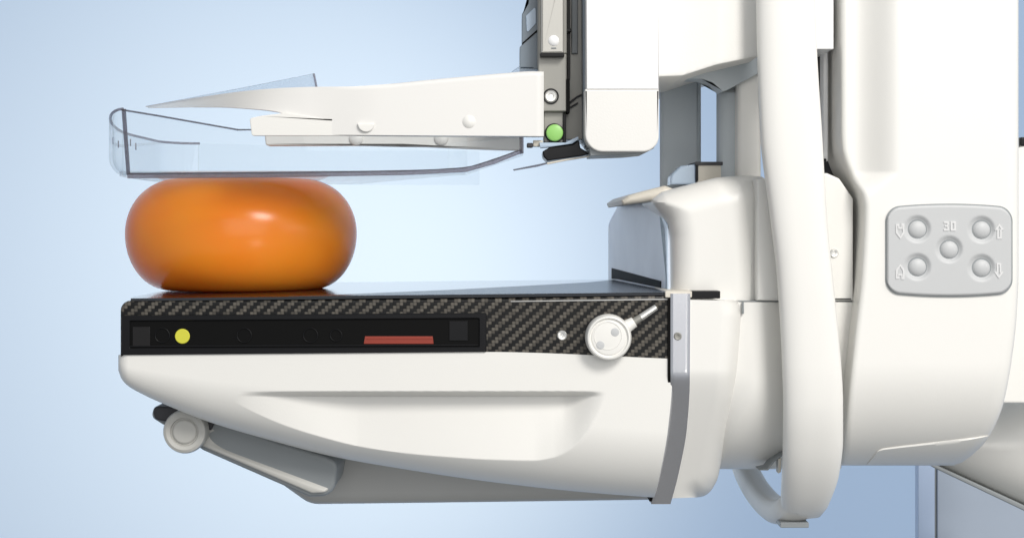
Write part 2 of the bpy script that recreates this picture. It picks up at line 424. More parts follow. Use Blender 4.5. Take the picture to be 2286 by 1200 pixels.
# carbon body
prism('carbon_side', rp([(268, 671, 22), (700, 669), (1140, 665), (1497, 659), (1497, 806), (1300, 797), (1088, 789), (268, 796)], 6), 2, 850, 'carbon', T, 6, 4)
prism('seam_highlight', rp([(1140, 671.5), (1497, 666), (1497, 668.8), (1140, 673.6)]), 0, 12, 'seam_glint', T, 0.8, 2)  # pale strip painted as the reflection along the lid seam
# top cover: gloss sheet over the carbon body
bmx = bmesh.new()
def flat(name, pts, m, parent, th=5):
    """horizontal sheet from (x_px_at_its_depth, row at near plane z, depth)"""
    bm = bmesh.new(); a = [bm.verts.new(p) for p in pts]; b = [bm.verts.new(p-Vector((0, 0, th*PX))) for p in pts]; n = len(a)
    bm.faces.new(a); bm.faces.new(b)
    for i in range(n): bm.faces.new((a[i], a[(i+1) % n], b[(i+1) % n], b[i]))
    return from_bm(name, bm, m, parent)
def Tz(X): return (CY-(666-(X+879)*0.0105))     # working height of the cover: rises slightly to the column
def TP(X, d, h=0): return Vector((X*PX, d*PX, (Tz(X)+h)*PX))
plan = [(-852, 3), (-860, 40), (-868, 110), (-868, 790), (-860, 840), (-820, 860), (365, 860), (365, 3)]
xs = []
pts = [TP(X, d) for X, d in plan]
flat('top_cover', pts, 'plate', T, 6)
flat('satin_edge_panel', [TP(X, d, 0.9) for X, d in [(-500, 6), (-430, 40), (-330, 120), (-150, 260), (60, 480), (200, 640), (290, 820), (365, 820), (365, 6)]], 'platesatin', T, 0.6)
# slot in the side
fr = rp([(271, 704, 3), (1086, 698, 3), (1086, 785, 3), (271, 792, 3)], 3)
inn = rp([(289, 716, 3), (1070, 710, 3), (1070, 774, 3), (289, 777, 3)], 3)
def ringprism(name, outer, inner, d0, d1, m, parent):
    bm = bmesh.new(); n = len(outer); k = 1+d0/CD
    R = []
    for pl, d in ((outer, d1), (outer, d0+1.5), (inset(outer, 1.5), d0), (inset(inner, -1.5), d0), (inner, d0+1.5), (inner, d1)):
        R.append([bm.verts.new(((x-CX)*k*PX, d*PX, (CY-y)*k*PX)) for x, y in pl])
    for a, b in zip(R, R[1:]):
        for i in range(n): bm.faces.new((a[i], a[(i+1) % n], b[(i+1) % n], b[i]))
    return from_bm(name, bm, m, parent)
assert len(fr) == len(inn)
slot = ringprism('slot_frame', fr, inn, -5, 4, 'black', T)
prism('slot_panel', inset(inn, -2), -0.5, 1.5, 'blackmatt', slot, 0.3, 1)
box('sensor_window', 296, 729, 335, 774, -2.5, 0, 'charcoal', slot, 1, 0.5)
box('sensor_window', 1003, 716, 1044, 760, -2.5, 0, 'black', slot, 1, 0.5)
for cx, r in ((362, 17), (545, 17), (693, 17), (750, 14)):
    lathe('recess_ring', cx, 748, -2, [(r-2, 2), (r-2, 0), (r-1, -0.8), (r, 0), (r, 2)], 'black', slot, 28)
o = lathe('yellow_marker', 407, 750, -2.5, [(0, -0.3), (15.5, -0.3), (16.5, 0.5), (16.5, 2)], 'yellow', slot, 32)
prism('red_label', rp([(815, 750), (966, 750), (968, 767), (812, 767)]), -2.6, 0, 'red', slot, 0.8, 2)
prism('red_label_lip', rp([(818, 754), (964, 754), (965, 757), (817, 757)]), -3.6, -2.6, 'red', slot, 0.5, 1)
prism('slot_guide', rp([(289, 771), (1068, 768), (1068, 771), (289, 774)]), -3, 0, 'black', slot, 0.5, 1)
# screw, knob and lever
screw('screw', 1255, 748, 0, 11, 'screw', T)
kn = lathe('knob', 1357, 751, 0, [(0, -36), (36, -36), (38, -34.5), (39, -33), (41, -33), (42, -36), (44, -38), (47, -37), (50.5, -30), (51.5, -8), (50, 0), (0, 0)], 'paint', T, 72)
for cx, cy in ((1373, 741), (1340, 770)):
    lathe('knob_dimple', cx, cy, -36, [(0, -0.6), (8, -0.8), (9.5, 0), (9.5, 1)], 'keypad', kn, 24)
lathe('knob_ring', 1357, 749, -36, [(30, 0.5), (30.8, -1.2), (31.6, 0.5)], 'paint', kn, 60)
def W2(px, py, d): return Wp(px, py, d)
lv = tube('lever', W2(1385, 737, -16), W2(1416, 718, -16), 17, 12, 'paint', T)
tube('lever_collar', W2(1410, 721, -16), W2(1434, 706, -16), 9, 8, 'alu', T)
tube('lever_tip', W2(1431, 708, -16), W2(1465, 685, -16), 8.5, 7, 'screw', T)
# steel band
bl = smooth_interp([(655, 1497), (850, 1497), (950, 1490), (1060, 1470), (1124, 1454)])
br = smooth_interp([(655, 1541), (850, 1540), (950, 1534), (1060, 1514), (1124, 1497)])
def curve_under(y): t = max(0, y-825); return 0.52*t*t/(t+40)
def bandd(y): return -10+curve_under(y)
def band(u, v):
    y = 655+v*469
    return bl(y)+u*(br(y)-bl(y)), y, bandd(y)+ (2.5 if u in (0.0, 1.0) else 0)
gridsurf('steel_band', band, 8, 90, 'steel', T, back=860, sharp=25)
def gap(u, v):
    y = 662+v*456
    return bl(y)-6+u*7, y, max(-4, bandd(y)+4)
gridsurf('shadow_gap_seal', gap, 1, 60, 'blackmatt', T, back=300)
screw('band_screw', 1513, 750, -11, 9, 'alu', T)
pillow('rear_housing', rp([(1520, 668, 2), (1651, 671, 8), (1657, 700), (1650, 800), (1640, 890, 60), (1618, 990, 60), (1602, 1070, 60), (1580, 1108, 40), (1478, 1112, 8), (1500, 1050), (1517, 950), (1521, 850)], 8), -4, 820, 'paint', T, 46, 60, 6, skip=lambda x, y: x < 1530 or y < 675 or (y > 1100 and x < 1545), depthf=lambda x, y: curve_under(y))
box('band_cap', 1485, 649, 1545, 664, -6, 300, 'cream', T, 3, 2)
box('latch_slot', 1542, 649, 1608, 666, -4, 40, 'black', T, 2, 1.5)
# roller handle under the table
T2 = thing('foot_bar', 'grey slanted bar with round roller end, fixed under the white detector table', 'lever arm', None)
pillow('arm_bar', rp([(345, 903, 12), (470, 930), (620, 985), (725, 1016, 24), (757, 1030, 30), (744, 1105, 34), (690, 1107, 14), (455, 1004), (338, 930, 14)], 10), 152, 520, 'grey', T2, 8, 8, 5)
prism('black_pad', rp([(338, 906, 12), (400, 908), (480, 940), (470, 960), (345, 936, 12)], 8), 140, 300, 'rubber_and_gap', T2, 5, 4)
def trough(x, y):
    ax, ay = 0.955, 0.297; t = ((x-600)*-ay+(y-1012)*ax)       # distance across the bar
    hw = 24+max(0, min(1, (x-455)/290))*22; t = max(-1, min(1, t/hw))
    return 14*(1-t*t)*(0.35+0.65*sstep(452, 520, x))
pillow('arm_inlay', rp([(450, 950), (620, 992), (720, 1022, 20), (748, 1036, 30), (738, 1098, 30), (696, 1100, 14), (450, 994)], 10), 146, 230, 'arm', T2, 4, 4, 4, skip=lambda x, y: x < 460, depthf=trough)
rl = lathe('roller', 412, 963, 110, [(0, -2), (22, -4), (26, -2), (28, 2), (30, 2), (32, -4), (40, -6), (46, -3), (49, 6), (49, 60), (0, 60)], 'arm', T2, 64)

# ================================================================== BALLOON
bm = bmesh.new(); n = 96; R = []
cX = (541-CX)*(1+450/CD); cD = 450
zt = (CY-399)*(1+450/CD); zb = Tz(cX)+0.6; zm = (zt+zb)/2; hh = (zt-zb)/2
prof = [(0, zt), (90, zt)]
K = 40
for i in range(K+1):
    t = math.pi/2-math.pi*i/K
    r0, a = (150, 138) if t >= 0 else (185, 103)
    ct, st = max(0, math.cos(t)), math.sin(t)
    s = abs(st)
    prof.append((r0+a*ct**(0.94 if t >= 0 else 1.04), zm+math.copysign(hh*s**(0.97 if t >= 0 else 1.0), st)))
prof += [(100, zb), (0, zb)]
for r, z in prof:
    if r == 0: R.append([bm.verts.new((cX*PX, cD*PX, z*PX))])
    else: R.append([bm.verts.new(((cX+r*math.cos(2*math.pi*i/n))*PX, (cD+r*math.sin(2*math.pi*i/n))*PX, z*PX)) for i in range(n)])
for a, b in zip(R, R[1:]):
    for i in range(n):
        j = (i+1) % n
        if len(a) == 1: bm.faces.new((a[0], b[i], b[j]))
        elif len(b) == 1: bm.faces.new((a[i], a[j], b[0]))
        else: bm.faces.new((a[i], a[j], b[j], b[i]))
o = from_bm('balloon', bm, 'balloon', None, 80)
o['label'] = 'glossy orange balloon squeezed flat between clear paddle and black table'; o['category'] = 'balloon'

# ================================================================== COMPRESSION PADDLE
P = thing('compression_paddle', 'clear acrylic tray paddle with white arms pressing down on the orange balloon', 'paddle', None)
# plan outline of the tray (X working units, depth), near rear -> front -> far rear
def tray_plan():
    pts = [(-90, 0), (-871, 0)]
    for i in range(1, 13):
        a = math.pi/2*i/12; pts.append((-871-85*math.sin(a), 420-420*math.cos(a)))
    for i in range(0, 13):
        a = math.pi/2*i/12; pts.append((-866-90*math.cos(a), 690+120*math.sin(a)))
    pts.append((-90, 810)); return pts
plan = tray_plan()
zlo = CY-391; zhi0 = CY-243
def wall_top(X): return (CY-243) if X < -868 else max(CY-291, (CY-243)-(X+868)*0.175)
def wall(name, pl, z0f, z1f, th, m, rnd=14):
    bm = bmesh.new(); cols = []
    N_ = []
    for i, (x, d) in enumerate(pl):
        a = Vector(pl[max(0, i-1)]); b = Vector(pl[min(len(pl)-1, i+1)]); t = (b-a).normalized(); N_.append(Vector((-t.y, t.x)))
    for (x, d), nn in zip(pl, N_):
        z0, z1 = z0f(x), z1f(x, d); c = []
        ins = [(rnd*(1-math.cos(a)), rnd*(1-math.sin(a))) for a in [math.pi/2*k/5 for k in range(5, 0, -1)]]
        prof = [(i_, z0+j_) for i_, j_ in ins]+[(0, z0+rnd), (0, z1)]
        full = [(p_, z_) for p_, z_ in prof]+[(p_+th, z_) for p_, z_ in reversed(prof)]
        for off, z in full: c.append(bm.verts.new(((x-nn.x*off)*PX, (d-nn.y*off)*PX, z*PX)))
        cols.append(c)
    for a, b in zip(cols, cols[1:]):
        k = len(a)
        for i in range(k): bm.faces.new((a[i], a[(i+1) % k], b[(i+1) % k], b[i]))
    bm.faces.new(cols[0]); bm.faces.new(cols[-1])
    return from_bm(name, bm, m, P, 40, wn=False)
wall('front_wall', plan[1:-1], lambda x: zlo, lambda x, d: wall_top(min(x, -868))-34*(max(0, min(1, (-871-x)/85))**1.6 if d < 420 else 1), 8, 'acrylic', 42)
wall('far_wall', plan[-2:], lambda x: zlo, lambda x, d: zhi0-34 if x < -500 else CY-300, 8, 'acrylic', 4)
sp_ = [(-100-i*(771/12), 0) for i in range(13)]
wall('near_wall', sp_, lambda x: zlo, lambda x, d: wall_top(x), 8, 'acrylic', 4)
# rolled rim along the top of the front wall
rim = []
for x, d in plan[1:-1]:
    t_ = max(0, min(1, (-871-x)/85))**1.6 if d < 420 else 1
    rim.append((Vector(((x+3)*PX, d*PX, (CY-243-34*t_)*PX)), 3.2*PX, 3.2*PX))
sweep('tray_rim', rim, 'acrylic_edge_soft', P, 10, 2.0, Vector((0, 0, 1)))
# base sheet with its ramp to the rear
bm = bmesh.new()
def floor_pts(zoff):
    a = []
    for x, d in [(-863, 8)]+plan[2:-1]+[]: a.append(((x if x > -871 else -871+(x+871)*0.60)+6, d if d > 8 else 8))
    return a
fl = [(p[0]*PX, p[1]*PX, (zlo)*PX) for p in floor_pts(0)]
fl = fl+[(-420*PX, 805*PX, (zlo+2)*PX), (-104*PX, 8*PX, (zlo+2)*PX)]
a = [bm.verts.new(p) for p in fl]; b = [bm.verts.new((p[0], p[1], p[2]+9*PX)) for p in fl]
bm.faces.new(a); bm.faces.new(b)
for i in range(len(a)): bm.faces.new((a[i], a[(i+1) % len(a)], b[(i+1) % len(b)], b[i]))
from_bm('base_sheet', bm, 'acrylic_floor', P)
# near cut edges of the tray (they read as grey lines)
prism('cut_edge', catmull([(284, 386), (600, 384), (900, 380), (1035, 374), (1100, 356), (1163, 333)], 5)+[(1169, 340), (1104, 366), (1040, 384), (900, 391), (600, 396), (284, 398)], -3, 6, 'acrylic_edge_soft', P, 1.0, 2)
prism('rim_line', catmull([(285, 385.5), (600, 383.5), (900, 379.5), (1035, 373), (1100, 355), (1164, 332)], 5)+[(1165, 335), (1101, 358), (1036, 376), (900, 382.5), (600, 387), (285, 389)], -4.5, -2, 'acrylic_edge', P, 0.6, 1)
prism('cut_edge', rp([(271, 243), (279, 243), (289, 388), (282, 390)]), -3, 6, 'acrylic_edge', P, 1.0, 2)
prism('cut_edge', rp([(271, 243), (350, 256), (532, 288), (560, 288), (560, 291), (530, 291.5), (350, 260), (271, 247)]), -2, 3, 'acrylic_edge', P, 0.5, 1)
prism('cut_edge', rp([(1160, 306), (1169, 306), (1169, 342), (1160, 344)]), -3, 6, 'acrylic_edge', P, 1.0, 2)
prism('rear_ramp', rp([(1040, 378), (1163, 338), (1168, 343), (1042, 385)]), 8, 120, 'acrylic_floor', P, 1, 1)
prism('rear_side', rp([(1000, 320), (1163, 306), (1163, 336), (1035, 378), (1000, 381)]), 0, 6, 'acrylic', P, 1, 1)
# small engraved ticks on the front wall
for px_, py_ in ((252, 314), (264, 322), (291, 318), (303, 327)):
    box('engraved_tick', px_-1.3, py_-8, px_+1.3, py_+8, 140 if px_ < 270 else 12, 142 if px_ < 270 else 14, 'acrylic_edge_soft', P, 1, 0.3)
# white arm shell
Ut = smooth_interp([(325, 237), (400, 224), (480, 212), (560, 202), (640, 196), (700, 194), (780, 193), (860, 188), (960, 178), (1060, 169), (1130, 163), (1190, 159), (1214, 160)])
Lt = smooth_interp([(325, 239), (480, 239), (560, 243), (610, 248), (650, 262), (700, 300), (1214, 304)])
def shell(u, v):
    x = 325+u*889
    t, l = Ut(x), Lt(x); y = t+v*(l-t)
    k = 1-sstep(540, 790, x+(y-t)*1.2)      # grey, tilted part at the left
    d = 0+k*(10+16*v)*(0.3+0.7*sstep(325, 430, x))-9*sstep(690, 850, x)
    e = y-t
    if e < 8: d += 8*(1-e/8)**2*sstep(720, 920, x)
    if x > 1200: d += (x-1200)**2*0.04
    return x, y, d
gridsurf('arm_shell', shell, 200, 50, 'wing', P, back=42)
na = prism('near_arm', rp([(557, 264, 6), (585, 258, 10), (640, 252, 4), (740, 268), (798, 271), (1000, 276), (1213, 276), (1213, 303, 3), (562, 303, 5)], 6), -2.2, 8, 'paint', P, 1.4, 3)
lathe('arm_boss', 1047, 272, -5, [(0, -8), (8, -7), (15, -4), (18, 0), (19, 4)], 'paint', P, 40)
prism('arm_notch_boss', [(817+19*math.cos(a), 276+19*math.sin(a)) for a in [math.pi*i/14 for i in range(15)]], -14, 0, 'paint', P, 2.5, 4)
fa = prism('far_arm', rp([(588, 280, 6), (1166, 280), (1166, 336), (1100, 334), (1000, 330, 10), (900, 325), (593, 325, 6)], 6), 300, 340, 'paint', P, 4, 4)
for cx in (795, 985):
    lathe('far_arm_boss', cx, 309, 298, [(0, -7), (8, -6), (14, -3), (16, 0), (16, 6)], 'paint', P, 32)
# clear shield corner behind the arm
prism('clear_shield', rp([(330, 236), (560, 192), (699, 164), (708, 198), (560, 210)]), 43, 50, 'frost', P, 1, 1)
prism('clear_shield_edge', rp([(698, 164), (702, 164), (709, 198), (705, 198)]), 42, 51, 'acrylic_edge_soft', P, 0.5, 1)
prism('clear_clip', rp([(1142, 160), (1160, 147, 8), (1190, 147, 8), (1202, 156), (1202, 165), (1142, 165)], 6), 60, 90, 'frost', P, 3, 3)

# ================================================================== COMPRESSION CARRIAGE (metal rail on the head)
G = thing('compression_carriage', 'grey metal rail carriage with green round button beside white tube head', 'rail carriage', None)
box('back_plate', 1258, -70, 1312, 312, 70, 260, 'alu', G, 2, 2)
box('rear_strip', 1276, -70, 1290, 120, 60, 90, 'grey', G, 2, 2)
box('rail', 1201, 120, 1265, 249, 14, 120, 'alu', G, 3, 3)
rc = box('rail_cover', 1208, -70, 1258, 119, -6, 60, 'alu_light', G, 3, 4)
box('rail_side', 1200, -70, 1212, 150, 20, 90, 'alu', G, 3, 3)
box('rail_side', 1256, -70, 1266, 120, 20, 90, 'alu', G, 3, 3)
box('cover_lip', 1206, 118, 1260, 127, -8, 60, 'black', G, 2, 1.5)
box('dark_slot', 1267, -70, 1273, 178, 52, 80, 'black', G, 1, 1)
box('dark_slot', 1265, 176, 1272, 252, 10, 60, 'blackmatt', G, 1, 1)
box('stop_block', 1260, 64, 1275, 71, 30, 60, 'black', G, 1, 1)
screw('rail_screw', 1236, 91, -6, 13, 'paint_bright', G, False)
box('screw_slot', 1231, 106, 1242, 109, -8, -4, 'grey', G, 0.5, 0.5)
lathe('screw_recess', 1230, 215, 12, [(14, 4), (15, -1), (17.5, -1), (18, 3)], 'black', G, 32)
screw('rail_screw', 1230, 215, 12, 14, 'screw', G)
box('lower_block', 1214, 250, 1258, 318, 30, 120, 'alu', G, 2, 2)
box('dark_slot', 1257, 254, 1264, 318, 24, 60, 'black', G, 1, 1)
gb = lathe('green_button', 1238, 297, 20, [(0, -17), (15, -16), (18, -14), (19, -9), (19, 4), (0, 4)], 'green', G, 40)
lathe('button_collar', 1238, 297, 22, [(19, -4), (21.5, -3), (22, 4)], 'black', G, 40)
prism('black_shoe', rp([(1211, 338, 3), (1228, 328), (1278, 321), (1292, 312), (1296, 330), (1318, 343), (1300, 348), (1222, 359, 3), (1213, 350)], 4), 8, 120, 'black', G, 3, 3)
prism('shoe_glass', rp([(1204, 318), (1262, 318), (1291, 304), (1292, 311), (1277, 321), (1228, 328), (1206, 330)], 3), 4, 40, 'palblue', G, 2, 2)
prism('cream_wire', rp([(1220, 363), (1262, 355), (1318, 347), (1318, 350), (1262, 359), (1222, 367)]), 6, 20, 'cream', G, 1, 2)
prism('clear_tail', rp([(1145, 378), (1200, 367), (1222, 362), (1222, 366), (1200, 372), (1147, 381)]), 6, 12, 'acrylic_edge', G, 0.6, 1)
box('catch', 1176, 319, 1190, 329, 10, 40, 'rubber_and_gap', G, 3, 2)
box('catch_plate', 1190, 313, 1212, 327, 14, 40, 'cream', G, 2, 2)
fin = prism('fin', rp([(1160, 155), (1160, 106), (1165, 100), (1165, 32, 4), (1178, 8), (1184, -40), (1204, -40), (1204, 155)], 4), 60, 180, 'bluegrey', G, 2, 3)
prism('fin_window', rp([(1174, 36, 3), (1196, 14, 3), (1197, 52, 3), (1176, 75, 3)], 3), 57, 64, 'palblue', fin, 1, 2)
prism('fin_groove', rp([(1166, 96), (1204, 62), (1205, 66), (1166, 100)]), 57, 62, 'blackmatt', fin, 0.3, 1)
prism('edge_strip', rp([(1300, -70), (1309, -70), (1309, 326, 4), (1302, 318, 4)]), 10, 120, 'bluegrey', G, 2, 2)
prism('cable', rp([(1272, 226), (1288, 214), (1308, 205), (1308, 209), (1289, 218), (1274, 231)]), 60, 66, 'rubber_and_gap', G, 1, 2)
prism('cable', rp([(1272, 238), (1290, 228), (1291, 231), (1274, 242)]), 60, 66, 'rubber_and_gap', G, 1, 2)

# ================================================================== TUBE HEAD
H = thing('tube_head', 'tall bright white tube head with rounded lower corners above the table', 'tube head', None)
prism('upper_cover', rp([(1309, -80), (1471, -80), (1471, 199, 0.5), (1309, 199, 0.5)], 3), -60, 140, 'paint_bright', H, 1.6, 3)
prism('lower_cover', rp([(1306, 199.6, 0.5), (1471, 199.6, 0.5), (1471, 339, 36), (1306, 339, 40)], 10), -61, 140, 'paint_rough', H, 4, 5)
prism('base_trim', rp([(1316, 330), (1462, 330), (1440, 341, 5), (1400, 345), (1318, 348)], 5), -48, 120, 'grey', H, 2, 3)
pillow('side_panel', rp([(1460, -80), (1692, -80), (1692, 126), (1600, 145), (1522, 170, 8), (1460, 172)], 4), 5, 700, 'paint_rough', H, 3, 3, 7, depthf=lambda x, y: 45*sstep(1600, 1710, x))

# ================================================================== GANTRY ARM behind the table
A = thing('gantry_arm', 'white rounded gantry arm joining the detector table to the right hand column', 'gantry arm', None)
prism('grey_upright', rp([(1474, 172), (1560, 168), (1566, 172), (1566, 440), (1474, 440)]), 420, 440, 'grey_shade', A, 10, 5)
prism('inner_column', rp([(1606, 190), (1640, 150), (1700, 120), (1700, 430), (1606, 430)]), 240, 300, 'grey_shade', A, 24, 6)
prism('inner_column_front', rp([(1646, 150), (1700, 135), (1700, 430), (1646, 430)]), 200, 300, 'paint', A, 12, 5)
prism('brace', rp([(1480, 150), (1700, 100), (1700, 160), (1626, 200), (1612, 204), (1590, 186), (1562, 176), (1480, 176)]), 180, 260, 'grey_shade', A, 1.5, 3)
box('inner_shelf', 1612, 198, 1650, 206, 234, 300, 'grey', A, 1, 1)
pillow('dome', rp([(1491, 670), (1491, 530, 20), (1484, 490, 40), (1450, 448, 10), (1478, 428, 20), (1530, 414), (1600, 396, 40), (1660, 391), (1700, 394), (1760, 430, 20), (1762, 670)], 8), 55, 700, 'paint', A, 64, 80, 6, skip=lambda x, y: y > 665 or x > 1755, depthf=lambda x, y: 70*sstep(1640, 1770, x))
box('small_box', 1556, 366, 1616, 420, 250, 400, 'cream', A, 3, 3)
box('small_box_lid', 1552, 361, 1618, 369, 246, 400, 'rubber_and_gap', A, 1, 1)
box('small_box_gap', 1554, 368, 1559, 404, 244, 300, 'black', A, 1, 1)
prism('blue_guard', rp([(1497, 412), (1497, 392, 18), (1520, 370, 10), (1554, 366), (1554, 412)], 6), 252, 330, 'palblue', A, 5, 4)
prism('upper_hub', rp([(1690, 400), (1846, 386, 10), (1874, 398, 12), (1905, 443, 6), (1905, 670.5, 2), (1690, 670.5)], 6), 34, 800, 'paint', A, 5, 5)
pillow('lower_hub', rp([(1560, 674), (1905, 674, 3), (1905, 740), (1896, 830), (1886, 920), (1882, 1000), (1878, 1046, 4), (1600, 1046, 4), (1560, 1000)], 8), 36, 820, 'paint', A, 200, 190, 8, skip=lambda x, y: y < 1000, depthf=lambda x, y: 20*sstep(1690, 1760, x)*(1-sstep(1760, 1850, x)))
prism('hub_seam', rp([(1612, 671), (1904, 671), (1904, 673), (1612, 673)]), 42, 90, 'grey', A, 0.4, 1)
screw('hub_screw', 1862, 565, 32, 10, 'screw', A)
prism('lower_lip_groove', [(1695, 1049), (1713, 1045), (1727, 1028), (1746, 1013), (1760, 1010), (1760, 1012), (1748, 1015.5), (1729, 1030), (1715, 1049)], 92, 150, 'grey', A, 0.5, 1)
prism('lower_lip', rp([(1738, 1024), (1744, 1022), (1744, 1052, 2), (1738, 1056)], 3), 88, 120, 'cream', A, 1, 1)
box('hub_latch', 1657, 674, 1661, 700, 26, 60, 'grey', A, 1, 0.8)
box('upper_block', 1800, -80, 1861, 110, 30, 500, 'paint_bright', A, 2, 2)
box('guide_strip', 1838, 108, 1848, 360, 110, 150, 'paint_bright', A, 1, 1.5)
box('gap_shade_backing', 1800, 105, 1870, 420, 190, 260, 'rubber_and_gap', A, 1, 1)  # dark plate painting the shade in the gap beside the handle
box('guide_stop', 1836, 354, 1845, 361, 104, 112, 'black', A, 1, 1)
# left facing grey side panel of the dome, seen obliquely
xa, da, xb, db = (1491-CX)*(1+95/CD), 95, (1357-CX)*(1+900/CD), 900
sl = (xb-xa)/(db-da)
def on_plane(px, py, off=0):
    # X = xa+off+(d-da)*sl ; X=(px-CX)(1+d/CD)
    q = px-CX; d = (xa+off-da*sl-q)/(q/CD-sl); return Wp(px, py, d)
def plate(name, pts, m, parent, off, th):
    bm = bmesh.new(); a = [bm.verts.new(on_plane(x, y, off)) for x, y in pts]; b = [bm.verts.new(v.co+Vector((th*PX, 0, 0))) for v in a]; n = len(a)
    bm.faces.new(a); bm.faces.new(b)
    for i in range(n): bm.faces.new((a[i], a[(i+1) % n], b[(i+1) % n], b[i]))
    bmesh.ops.triangulate(bm, faces=[f for f in bm.faces if len(f.verts) > 4])
    return from_bm(name, bm, m, parent)
sp2 = plate('side_plate', rp([(1358, 640), (1358, 500, 40), (1386, 447, 8), (1448, 447, 10), (1478, 472, 16), (1489, 510, 30), (1490, 655)], 8), 'paint_cool', A, 0, 60)
plate('side_plate_rim', rp([(1446, 450), (1452, 448), (1476, 466, 14), (1488, 500, 20), (1490, 655), (1485, 655), (1484, 510, 20), (1474, 474, 12)], 6), 'palblue', A, -1.5, 3)
plate('side_slot', rp([(1365, 598), (1474, 627), (1474, 642), (1380, 623), (1365, 622)]), 'blackmatt', sp2, -2, 4)
pillow('cream_bevel', rp([(1386, 447, 3), (1402, 436, 10), (1440, 425, 20), (1484, 414, 10), (1510, 424), (1490, 445), (1452, 450), (1390, 458, 4)], 6), 150, 700, 'cream', A, 14, 14, 4)

# ================================================================== GRAB HANDLE
HL = smooth_interp([(-80, 1687), (0, 1688), (150, 1691), (300, 1697), (450, 1715), (600, 1733), (750, 1743), (900, 1749), (1000, 1748), (1100, 1744), (1170, 1742)])
HR = smooth_interp([(-80, 1820), (0, 1820), (100, 1823), (300, 1835), (500, 1847), (650, 1862), (800, 1876), (900, 1881), (980, 1881), (1050, 1873), (1110, 1852), (1150, 1830), (1178, 1806)])
path = []
y = -80
nd = -60
ys = [-80+i*20 for i in range(0, 44)]            # to 800
for y in ys:
    l, r = HL(y), HR(y); k = 1+nd/CD
    path.append((Wp((l+r)/2, y, nd+32), (r-l)/2*k*PX, 32*PX))
# bottom bend in the depth direction
Zs = (CY-1020)*(1+(nd+32)/CD)
l, r = HL(1020), HR(1020)
rear = catmull([(1020, -63), (1075, -52), (1118, -10), (1140, 60)], 6)
xl_w = (1741-CX)*1.0
seq = catmull([(-296, -28, 66), (-330, -27.5, 66), (-370, -25, 66), (-410, -20, 66), (-455, -9, 65), (-510, 12, 63), (-562, 42, 59), (-612, 82, 51), (-648, 125, 43), (-671, 175, 36), (-684, 250, 33), (-688, 340, 33), (-687, 440, 33), (-680, 560, 33), (-662, 690, 34), (-630, 790, 35), (-580, 860, 36), (-500, 895, 38), (-400, 905, 40)], 5)
base_l = (HL(1020)-CX)*(1+(-63)/CD)
for z, d, a in seq[2:]:
    yy = CY-z/(1+d/CD); k = 1+d/CD
    if d < 125 and yy < 1160:
        l, r = HL(yy), HR(yy); path.append((Vector((((l+r)/2-CX)*k*PX, d*PX, z*PX)), (r-l)/2*k*PX, 32*PX)); xe = ((l-CX)*k)
    else:
        xe = xe+(596-xe)*0.10; path.append((Vector(((xe+a)*PX, d*PX, z*PX)), a*PX, 30*PX))
hd = sweep('grab_handle', path, 'paint', None, 48, 2.7)
hd['label'] = 'long white curved patient grab handle running down in front of the gantry'; hd['category'] = 'handle'
box('handle_foot', 1742, 1165, 1806, 1177, 110, 180, 'grey', hd, 2, 1.5)

# ================================================================== RIGHT HAND COLUMN
K_ = thing('control_column', 'broad white column with grey keypad of five round buttons', 'column', None)
Lx = smooth_interp([(-80, 1875), (290, 1875), (330, 1877), (365, 1886), (400, 1902), (440, 1924), (470, 1928), (600, 1922), (750, 1906), (900, 1891), (1037, 1880)])
Rx = smooth_interp([(-80, 2274), (600, 2274), (700, 2270), (800, 2259), (900, 2240), (950, 2221), (985, 2200), (1010, 2175), (1030, 2148), (1038, 2128)])
def coldepth(x, y):
    d = 0
    e = 1038-y
    if e < 230: q = 1-e/230; d += 200*(1-math.sqrt(max(0, 1-q*q*0.96)))
    # scooped upper left flank
    lim = 2002-max(0, (y-385))*1.15
    top = sstep(470, 380, y)
    if x < lim+8: d += 42*(1-sstep(lim-95, lim+8, x))*top
    xl = x-Lx(y)
    if xl < 16: q = 1-xl/16; d += 16*(1-math.sqrt(max(0, 1-q*q)))
    xr = Rx(y)-x
    if xr < 30: q = 1-xr/30; d += 22*(1-math.sqrt(max(0, 1-q*q)))
    return d-30
def col(u, v):
    y = -80+v*1118; u2 = u
    x = Lx(y)+u2*(Rx(y)-Lx(y)); return x, y, coldepth(x, y)
gridsurf('column_body', col, 150, 260, 'paint', K_, back=800)
def cov(u, v):
    x = 1936+u*272
    ty = interp([(1936, 1035), (1950, 1018), (1960, 1004), (1972, 1000), (2010, 995), (2208, 972)], x)
    by = interp([(1936, 1037), (2128, 1037.5), (2148, 1031), (2175, 1011), (2200, 983), (2208, 973)], x)
    yy = ty+v*(max(by, ty+0.5)-ty)
    return x, yy, coldepth(min(x, Rx(yy)-1), yy)-5+(4 if v == 0 else 0)
gridsurf('lower_cover', cov, 60, 12, 'paint', K_, back=500)
prism('gap_shade_filler', rp([(1850, -80), (2000, -80), (2000, 1000), (1850, 1000)]), 280, 700, 'rubber_and_gap', K_, 2, 2)  # dark filler added so the gap beside the hub looks unlit
